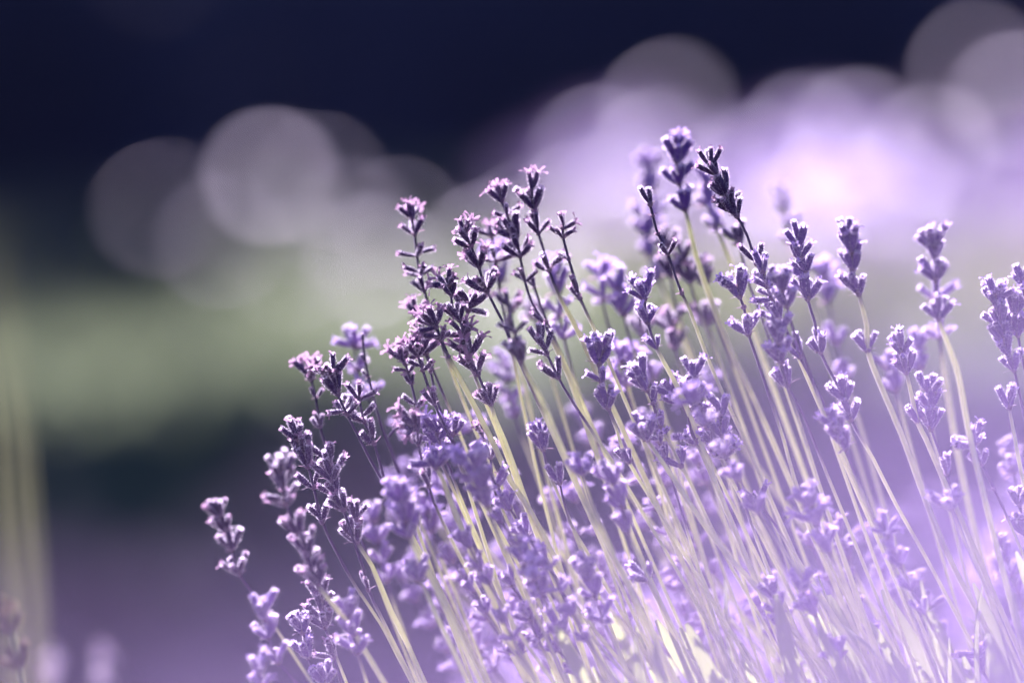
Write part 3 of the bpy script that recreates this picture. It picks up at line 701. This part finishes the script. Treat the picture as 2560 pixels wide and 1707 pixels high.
# ------------------------------------------------------------------ leaves of the bush
def leaf_mesh(seed):
    r = random.Random(seed)
    ln, wd = r.uniform(30, 46) * MM_, r.uniform(1.6, 2.5) * MM_
    v, f = [], []
    n = 9; cv = r.uniform(-.25, .45)
    for i in range(n):
        t = i / (n - 1)
        wv = wd * (0.35 + 0.9 * math.sin(math.pi * (0.12 + .83 * t)) ** .8) * (1 if t < .95 else .55)
        c = Vector((cv * ln * t * t, 0, ln * t * (1 - .15 * cv * t)))
        e = Vector((.5 * wv, 0, 0))
        v += [c + Vector((0, -wv, 0)) + e, c, c + Vector((0, wv, 0)) + e]
    for i in range(n - 1):
        a = i * 3
        f += [(a, a + 1, a + 4, a + 3), (a + 1, a + 2, a + 5, a + 4)]
    return mesh('leaf', v, f, [M['leaf']], smooth=True)


LV = [leaf_mesh(i) for i in range(10)]
bush_c = Vector((0.13, 0.0, 0.0))
bush = link('lavender_bush', None, loc=bush_c); bush.empty_display_size = .05
tag(bush, 'leafy grey-green foot of the lavender bush under the straw stems', 'bush')
wd_v, wd_f = ring_tube([Vector((0, 0, -.02)), Vector((.005, 0, .05)), Vector((-.01, .01, .11)), Vector((-.03, .012, .16))], [.014, .012, .010, .006], 10, .15)
link('woody_stem', mesh('woody_stem', wd_v, wd_f, [M['bark']]), bush)
lr = random.Random(8)
leaf_spots = [(2040,1430,0), (2120,1560,0), (2270,1620,-.01), (2350,1640,0), (2480,1500,0), (2530,1620,.005), (1420,1680,0), (1690,1560,.004), (1640,1640,.01), (2010,1480,.02),
              (1960,1560,-.02), (2200,1500,.015), (2400,1580,-.015), (2090,1660,.01), (1850,1600,.02), (1790,1500,.03), (2300,1500,.03), (2430,1690,-.01), (2540,1420,.01)]
for i in range(190):
    if i < len(leaf_spots): x, y, off = leaf_spots[i]
    else:
        x = lr.uniform(1350, 2700); y = lr.uniform(1560, 2050) - max(0, x - 1700) * .10; off = lr.uniform(-.07, .09)
    p = at(x, y, off) - bush_c
    lo = link('leaf', lr.choice(LV), bush)
    lean = Vector((-lr.uniform(.05, .75), lr.uniform(-.35, .35), 1)).normalized()
    lo.rotation_mode = 'QUATERNION'
    lo.rotation_quaternion = lean.to_track_quat('Z', 'Y') @ Quaternion((0, 0, 1), lr.uniform(0, 6.28))
    s = lr.uniform(.7, 1.15); lo.scale = (s, s, s)
    lo.location = p - lean * .035 * s
# lower foliage, below what the photograph shows
fv, ff = [], []
for i in range(2600):
    a, rr = lr.uniform(0, 6.283), lr.uniform(0, 1) ** .6
    h = lr.uniform(.04, .30) * (1 - .45 * rr)
    b0 = Vector((math.cos(a) * rr * .17, math.sin(a) * rr * .15, h))
    d = (Vector((math.cos(a), math.sin(a), 0)) * rr * .9 + Vector((lr.uniform(-.4, .2), lr.uniform(-.3, .3), 1))).normalized()
    sdv = d.cross(Vector((lr.uniform(-1, 1), lr.uniform(-1, 1), .1))).normalized() * .0019
    s = len(fv); l = lr.uniform(.025, .045)
    fv += [b0 - sdv * .4, b0 + sdv * .4, b0 + d * l * .6 + sdv, b0 + d * l * .6 - sdv, b0 + d * l]
    ff += [(s, s + 1, s + 2, s + 3), (s + 3, s + 2, s + 4)]
link('foliage', mesh('foliage', fv, ff, [M['leaf']]), bush, kind='stuff')


# ------------------------------------------------------------------ simpler stems for the blurred plants
def joined_whorl(pal, seed, n, kind, k=1.0):
    """One whorl with its florets joined; used where blur hides the single florets."""
    r = random.Random(seed); v, f, fm = [], [], []
    mats = None
    names, (a0, a1) = WH[kind]
    for j in range(n):
        src = r.choice(FL[pal][r.choice(names)])
        mats = list(src.materials)
        q = (Quaternion((0, 0, 1), 6.283 * j / n + r.uniform(-.3, .3)) @ Quaternion((0, 1, 0), math.radians(r.uniform(a0, a1)))).to_matrix()
        s = len(v)
        v += [q @ (x.co * k) for x in src.vertices]
        f += [tuple(s + i for i in p.vertices) for p in src.polygons]
        fm += [p.material_index for p in src.polygons]
    return mesh('whorl', v, f, mats, fm, smooth=True)


def simple_stem(name, label, group, pal, top, foot, seed, nw=5, gap=.011, wk='co', dense=8, k=1.0):
    r = random.Random(seed)
    root = link(name, None, loc=foot); root.empty_display_size = .01
    tag(root, label, 'lavender', group)
    d = top - foot
    bow = Vector((r.uniform(-.03, .03), r.uniform(-.03, .03), 0))
    pts = [d * t + bow * math.sin(math.pi * t) for t in (1, .93, .85, .7, .5, .25, 0)]
    me = mesh('stalk', *ring_tube(pts, [.0007, .0008, .001, .0012, .0013, .0014, .0016], 6), [M['stalk']])
    aa = me.attributes.new('straw', 'FLOAT', 'POINT'); aa.data.foreach_set('value', [0.0 if i < 12 else 1.0 for i in range(len(me.vertices))])
    link('stalk', me, root)
    ax = (pts[0] - pts[2]).normalized()
    for j in range(nw):
        wo = link('whorl', r.choice(JW[(pal, r.choice(wk))]), root, kind='stuff')
        wo.location = d - ax * (gap * j + .004)
        wo.rotation_mode = 'QUATERNION'; wo.rotation_quaternion = ax.to_track_quat('Z', 'Y') @ Quaternion((0, 0, 1), r.uniform(0, 6.28))
        s = r.uniform(.85, 1.15) * (0.8 if j == 0 else 1) * k; wo.scale = (s, s, s)
    return root


JW = {}
for pal in 'vf':
    for kd, n in (('c', 8), ('o', 8), ('w', 7)):
        JW[(pal, kd)] = [joined_whorl(pal, 17 * i + n, n, kd) for i in range(3)]

# the neighbouring bush right behind the lower stems
br = random.Random(33)
for i in range(64):
    off = br.uniform(.22, .75)
    x = br.uniform(1150, 2900)
    ytop = 1560 - max(0, x - 1500) * .30 + br.uniform(-40, 420)
    top = at(x, ytop, off)
    foot = Vector((top.x * .7 + .06 + br.uniform(-.03, .03), top.y * .8 + .12, .02))
    simple_stem('lavender_spike', 'soft lilac stem of the neighbouring bush glowing behind the lower straws', 'stems of the bush behind', 'f', top, foot, 500 + i, nw=5, gap=.010)
# blooms added close to the lens, mostly outside the frame, for a glare-like veil
vr = random.Random(44)
for i in range(88):
    off = -vr.uniform(.92, .985)
    x = vr.uniform(-200, 4300) if i < 24 else vr.uniform(1500, 4300) if i < 54 else vr.uniform(700, 2600) if i < 68 else vr.uniform(1500, 3400)
    ytop = 2500 - max(0, x - 900) * .55 + vr.uniform(-150, 600)
    if x < 2900: ytop = max(ytop, 1790 if x < 1500 or i % 3 else 1660)
    ytop = max(ytop, 900)
    top = at(x, ytop, off)
    foot = Vector((top.x + .05 + vr.uniform(-.02, .02), top.y + vr.uniform(-.02, .02), .0))
    simple_stem('lavender_spike', 'added lilac bloom close to the lens imitating glare over the lower corner', 'blooms added close to the lens', 'f', top, foot, 800 + i, nw=6, gap=.008, wk='ooc')

# ------------------------------------------------------------------ pale grass blade at the side
blades = (('tall blurred straw-green grass blade along the picture side', .55, .0011, ((-26, 640), (-4, 860), (16, 1080), (34, 1300), (48, 1520), (58, 1750))),
          ('soft grass blade leaning just inside the tallest blurred one', .80, .0012, ((-10, 780), (10, 960), (34, 1160), (52, 1380), (76, 1750))),
          ('faint broad grass blade farthest back along the picture side', 1.15, .0013, ((-40, 560), (-14, 800), (4, 1050), (30, 1350), (40, 1750))))
for lab, off_, half, pth_ in blades:
    gv_, gf_ = [], []
    gp = [at(x, y, off_) for x, y in pth_]
    gp.append(Vector((gp[-1].x + .02, gp[-1].y, 0)))
    gpc = catmull([p - gp[-1] for p in gp], .02)
    for i, p in enumerate(gpc):
        t_ = i / (len(gpc) - 1); wv = half * (.2 + .8 * min(1, t_ * 2.2))
        gv_ += [p + Vector((-wv, .001, 0)), p, p + Vector((wv, .001, 0))]
    for i in range(len(gpc) - 1):
        a = i * 3; gf_ += [(a, a + 1, a + 4, a + 3), (a + 1, a + 2, a + 5, a + 4)]
    go2 = link('grass_stalk', None, loc=gp[-1])
    tag(go2, lab, 'grass stalk', 'blurred grass blades at the picture side')
    link('blade', mesh('blade', gv_, gf_, [M['straw_blade']], smooth=True), go2)


# ------------------------------------------------------------------ background planting
def clump_mesh(seed, n, fn, size, mat):
    """n small leaf faces spread by fn(random) -> (point, outward)."""
    r = random.Random(seed); v, f = [], []
    for _ in range(n):
        p, o = fn(r)
        d = (o + Vector((r.uniform(-.8, .8), r.uniform(-.8, .8), r.uniform(-.6, .8)))).normalized()
        sd_ = d.cross(Vector((r.uniform(-1, 1), r.uniform(-1, 1), r.uniform(-1, 1)))).normalized()
        s_ = size * r.uniform(.6, 1.4)
        s = len(v)
        v += [p - sd_ * s_ * .25, p + d * s_ * .5 - sd_ * s_ * .4, p + d * s_, p + d * s_ * .5 + sd_ * s_ * .4]
        f.append((s, s + 1, s + 2, s + 3))
    return mesh('foliage', v, f, [mat])


def mound(rx, ry, h):
    def fn(r):
        a = r.uniform(0, 6.283); b = math.acos(r.uniform(0, 1)); k = r.uniform(.55, 1.0) * (1 + .12 * math.sin(5 * a + 3 * b))
        o = Vector((math.cos(a) * math.sin(b), math.sin(a) * math.sin(b), math.cos(b)))
        return Vector((o.x * rx * k, o.y * ry * k, o.z * h * k)), o
    return fn


DARK = [clump_mesh(70 + i, 3200, mound(.42, .36, .23), .03, M['dark_leaf']) for i in range(3)]
kr = random.Random(9)
for i in range(40):  # added shrubs: dark mounds stand in for shaded ground and dimmer meadow
    x = -2.6 + .58 * (i // 3) + .2 * (i % 3) + kr.uniform(-.05, .05)
    y = (3.55, 2.80, 2.05)[i % 3] + kr.uniform(-.1, .1)
    if i >= 30: x, y = ((-1.35, 6.6), (-.95, 7.3), (-1.7, 7.6), (-1.0, 9.5), (-.35, 10.8), (-1.5, 10.6), (.1, 13.2), (-.7, 14.5), (-1.7, 15.0), (.9, 15.5))[i - 30]
    ro = link('shade_shrub', None, loc=(x, y, 0))
    if i < 30: tag(ro, 'low dark shrub added in place of the shaded strip behind the lavender', 'shrub', 'low dark shrubs added for the shaded strip')
    else: tag(ro, 'small dark shrub added to darken the blurred sunlit meadow', 'shrub', 'small shrubs added to darken the meadow')
    fo = link('crown', DARK[i % 3], ro); fo.rotation_euler.z = kr.uniform(0, 6.28); fo.scale = (1, 1, kr.uniform(.85, 1.1))
    link('trunk', mesh('trunk', *ring_tube([Vector((0, 0, -.02)), Vector((.01, 0, .06)), Vector((0, .02, .12))], [.02, .016, .01], 7), [M['bark']]), ro)

# lavender rows out in the meadow
def spikes_mesh(seed, n, R, h):
    r = random.Random(seed); v, f = [], []
    for _ in range(n):
        a, q = r.uniform(0, 6.283), r.uniform(0, 1) ** .6
        b = Vector((math.cos(a) * q * .12, math.sin(a) * q * .12, h * .35))
        tp = Vector((math.cos(a) * q * R, math.sin(a) * q * R, h * (1 - .35 * q * q) * r.uniform(.85, 1.08)))
        d = (tp - b).normalized(); sdv = d.orthogonal().normalized() * .0012
        s = len(v); v += [b - sdv, b + sdv, tp + sdv, tp - sdv]; f.append((s, s + 1, s + 2, s + 3))
        for j in range(5):
            c = tp - d * (.011 * j)
            for kk in range(4):
                o = (d * .8 + Vector((r.uniform(-1, 1), r.uniform(-1, 1), r.uniform(-.3, .6)))).normalized() * .009
                sv = o.cross(Vector((r.uniform(-1, 1), r.uniform(-1, 1), 1))).normalized() * .0035
                s = len(v); v += [c, c + o * .6 + sv, c + o, c + o * .6 - sv]; f.append((s, s + 1, s + 2, s + 3))
    return mesh('flower_spikes', v, f, [M['petal']])


SPK = [spikes_mesh(i, 150, .36, .46) for i in range(2)]
MND = [clump_mesh(90 + i, 1800, mound(.27, .25, .25), .03, M['leaf']) for i in range(2)]
for i in range(10):
    row = i % 2
    x = .35 + .30 * i + kr.uniform(-.08, .08); y = (7.6 if row else 9.4) + kr.uniform(-.25, .25)
    ro = link('lavender_bush', None, loc=(x, y, 0))
    tag(ro, 'far blurred lavender bush of the sunlit row in the meadow', 'bush', 'lavender rows far behind')
    a = link('foliage', MND[i % 2], ro, kind='stuff'); b = link('flower_spikes', SPK[i % 2], ro, kind='stuff')
    a.rotation_euler.z = b.rotation_euler.z = kr.uniform(0, 6.28)

# added glossy weeds, one leaf each turned to throw the sun at the lens
def broad_leaf(ln, wd):
    v, f = [], []
    n = 7
    for i in range(n):
        t = i / (n - 1); wv = wd * math.sin(math.pi * (.06 + .9 * t)) ** .7
        z = -.02 * ln * (t - .5) ** 2
        v += [Vector((-wv, ln * (t - .5), z + .04 * wv)), Vector((0, ln * (t - .5), z)), Vector((wv, ln * (t - .5), z + .04 * wv))]
    for i in range(n - 1):
        a = i * 3; f += [(a, a + 1, a + 4, a + 3), (a + 1, a + 2, a + 5, a + 4)]
    return mesh('leaf', v, f, [M['gloss_leaf']], smooth=True)


M['gloss_leaf'].node_tree.nodes['Principled BSDF'].inputs['Specular Tint'].default_value = (0.86, 0.76, 1.0, 1)  # sun glint tinted lilac in the leaf material
BL = [broad_leaf(.075, .019), broad_leaf(.064, .018), broad_leaf(.085, .021), broad_leaf(.050, .012)]
discs = [(676, 440, 7.0, 2), (400, 520, 7.2, 3), (560, 600, 7.1, 3), (2230, 480, 6.8, 1), (1780, 480, 6.7, 3), (2420, 400, 6.9, 3), (1500, 380, 6.8, 1), (1670, 270, 7.2, 1), (1640, 390, 6.9, 0), (1900, 420, 7.0, 1), (2010, 350, 7.2, 0), (2140, 340, 7.3, 2),
         (2080, 470, 6.7, 0), (2440, 170, 7.4, 1), (2540, 250, 7.1, 2), (1000, 560, 6.9, 3), (1330, 560, 6.8, 3), (2330, 380, 7.0, 0), (800, 450, 7.3, 3), (880, 560, 7.1, 3), (930, 650, 6.6, 1), (1220, 620, 6.7, 1), (740, 660, 6.8, 3),
         (1450, 520, 6.9, 1), (1560, 600, 6.5, 3), (1980, 560, 6.6, 1), (2380, 560, 6.6, 3)]
wr = random.Random(12)
for i, (px, py, off, b) in enumerate(discs):
    p = at(px, py, off)
    foot = Vector((p.x + wr.uniform(-.05, .05), p.y + wr.uniform(-.03, .06), 0))
    ro = link('glint_plant', None, loc=foot)
    tag(ro, 'added far weed with one glossy leaf turned to glint as a disc', 'plant', 'added glint weeds far behind')
    tip = p - foot
    link('stem', mesh('stem', *ring_tube([Vector((0, 0, -.02)), Vector((tip.x * .3, tip.y * .3, tip.z * .5)), tip + Vector((0, .012, .02))], [.005, .004, .002], 6), [M['gloss_leaf']]), ro)
    h = ((CAM - p).normalized() + TOSUN).normalized()
    for j in range(5):
        lo = link('leaf', BL[(b + j) % 4] if j else BL[b], ro)
        if j == 0: nrm, loc = h, tip
        else:
            nrm = Vector((wr.uniform(-1, 1), wr.uniform(-1, 1), 1)).normalized()
            loc = Vector((tip.x * .3, tip.y * .3, tip.z * (.15 + .16 * j))) + Vector((wr.uniform(-.03, .03), wr.uniform(-.03, .03), 0))
        lo.rotation_mode = 'QUATERNION'; lo.rotation_quaternion = nrm.to_track_quat('Z', 'Y') @ Quaternion((0, 0, 1), wr.uniform(0, 6.28))
        lo.location = loc

# dark trees that close the view
def conifer_fn(R, H):
    def fn(r):
        t = r.random() ** .75; a = r.uniform(0, 6.283)
        k = (1 - t) * R * (0.55 + .45 * abs(math.sin(t * 34))) * r.uniform(.45, 1) + .1
        o = Vector((math.cos(a), math.sin(a), -.2))
        return Vector((math.cos(a) * k, math.sin(a) * k, .25 + t * H - .15 * k)), o
    return fn


CON = [clump_mesh(200 + i, 9000, conifer_fn(2.5, 9.5), .5, M['needle']) for i in range(3)]
TRK = mesh('trunk', *ring_tube([Vector((0, 0, -.1)), Vector((.02, 0, 3)), Vector((0, .03, 6.5)), Vector((0, 0, 9.6))], [.24, .18, .1, .02], 10, .08), [M['bark']])
tr_ = random.Random(15)
for i in range(22):
    row = i % 2
    x = -19 + 1.85 * i + tr_.uniform(-.3, .3); y = (27 if row else 30.5) + tr_.uniform(-.6, .6)
    ro = link('conifer_tree', None, loc=(x, y, 0))
    tag(ro, 'dark blurred conifer of the shaded wood closing the view', 'tree', 'dark trees closing the view')
    c = link('crown', CON[i % 3], ro); c.rotation_euler.z = tr_.uniform(0, 6.28); s = tr_.uniform(.85, 1.2); c.scale = (s, s, s)
    link('trunk', TRK, ro).scale = (s, s, s)

# dense low evergreens that darken the far side of the meadow
YEW = [clump_mesh(260 + i, 5000, mound(1.0, .8, 1.5), .13, M['needle']) for i in range(2)]
for i, (x, y) in enumerate(((-4.3, 11.6), (-3.2, 11.2), (-2.0, 13.2), (-1.55, 18.0), (-1.1, 21), (-.2, 24), (1.2, 24.5), (2.8, 24.5))):
    ro = link('yew_bush', None, loc=(x, y, 0))
    tag(ro, 'dark dense evergreen bush at the shaded far side of the meadow', 'bush', 'dark evergreens at the far side')
    c = link('crown', YEW[i % 2], ro); c.rotation_euler.z = i * 1.3
    link('trunk', mesh('trunk', *ring_tube([Vector((0, 0, -.05)), Vector((.03, 0, .4)), Vector((0, .03, .9))], [.09, .07, .04], 8), [M['bark']]), ro)

# thin bluish haze volume added to lift the dark distance
m, t, out = nmat('thin_haze')
pv = t.nodes.new('ShaderNodeVolumePrincipled')
pv.inputs['Color'].default_value = (0.42, 0.48, 1.0, 1); pv.inputs['Density'].default_value = 0.0003; pv.inputs['Anisotropy'].default_value = 0.3
t.links.new(pv.outputs[0], out.inputs['Volume'])
hb = [(x, y, z) for z in (-1.2, 13.5) for y in (-330, 330) for x in (-330, 330)]
hz = link('haze', mesh('haze', hb, [(0, 2, 3, 1), (4, 5, 7, 6), (0, 1, 5, 4), (2, 6, 7, 3), (0, 4, 6, 2), (1, 3, 7, 5)], [m]), kind='stuff')
tag(hz, 'thin bluish haze added over the meadow to lift its dark distance', 'haze')
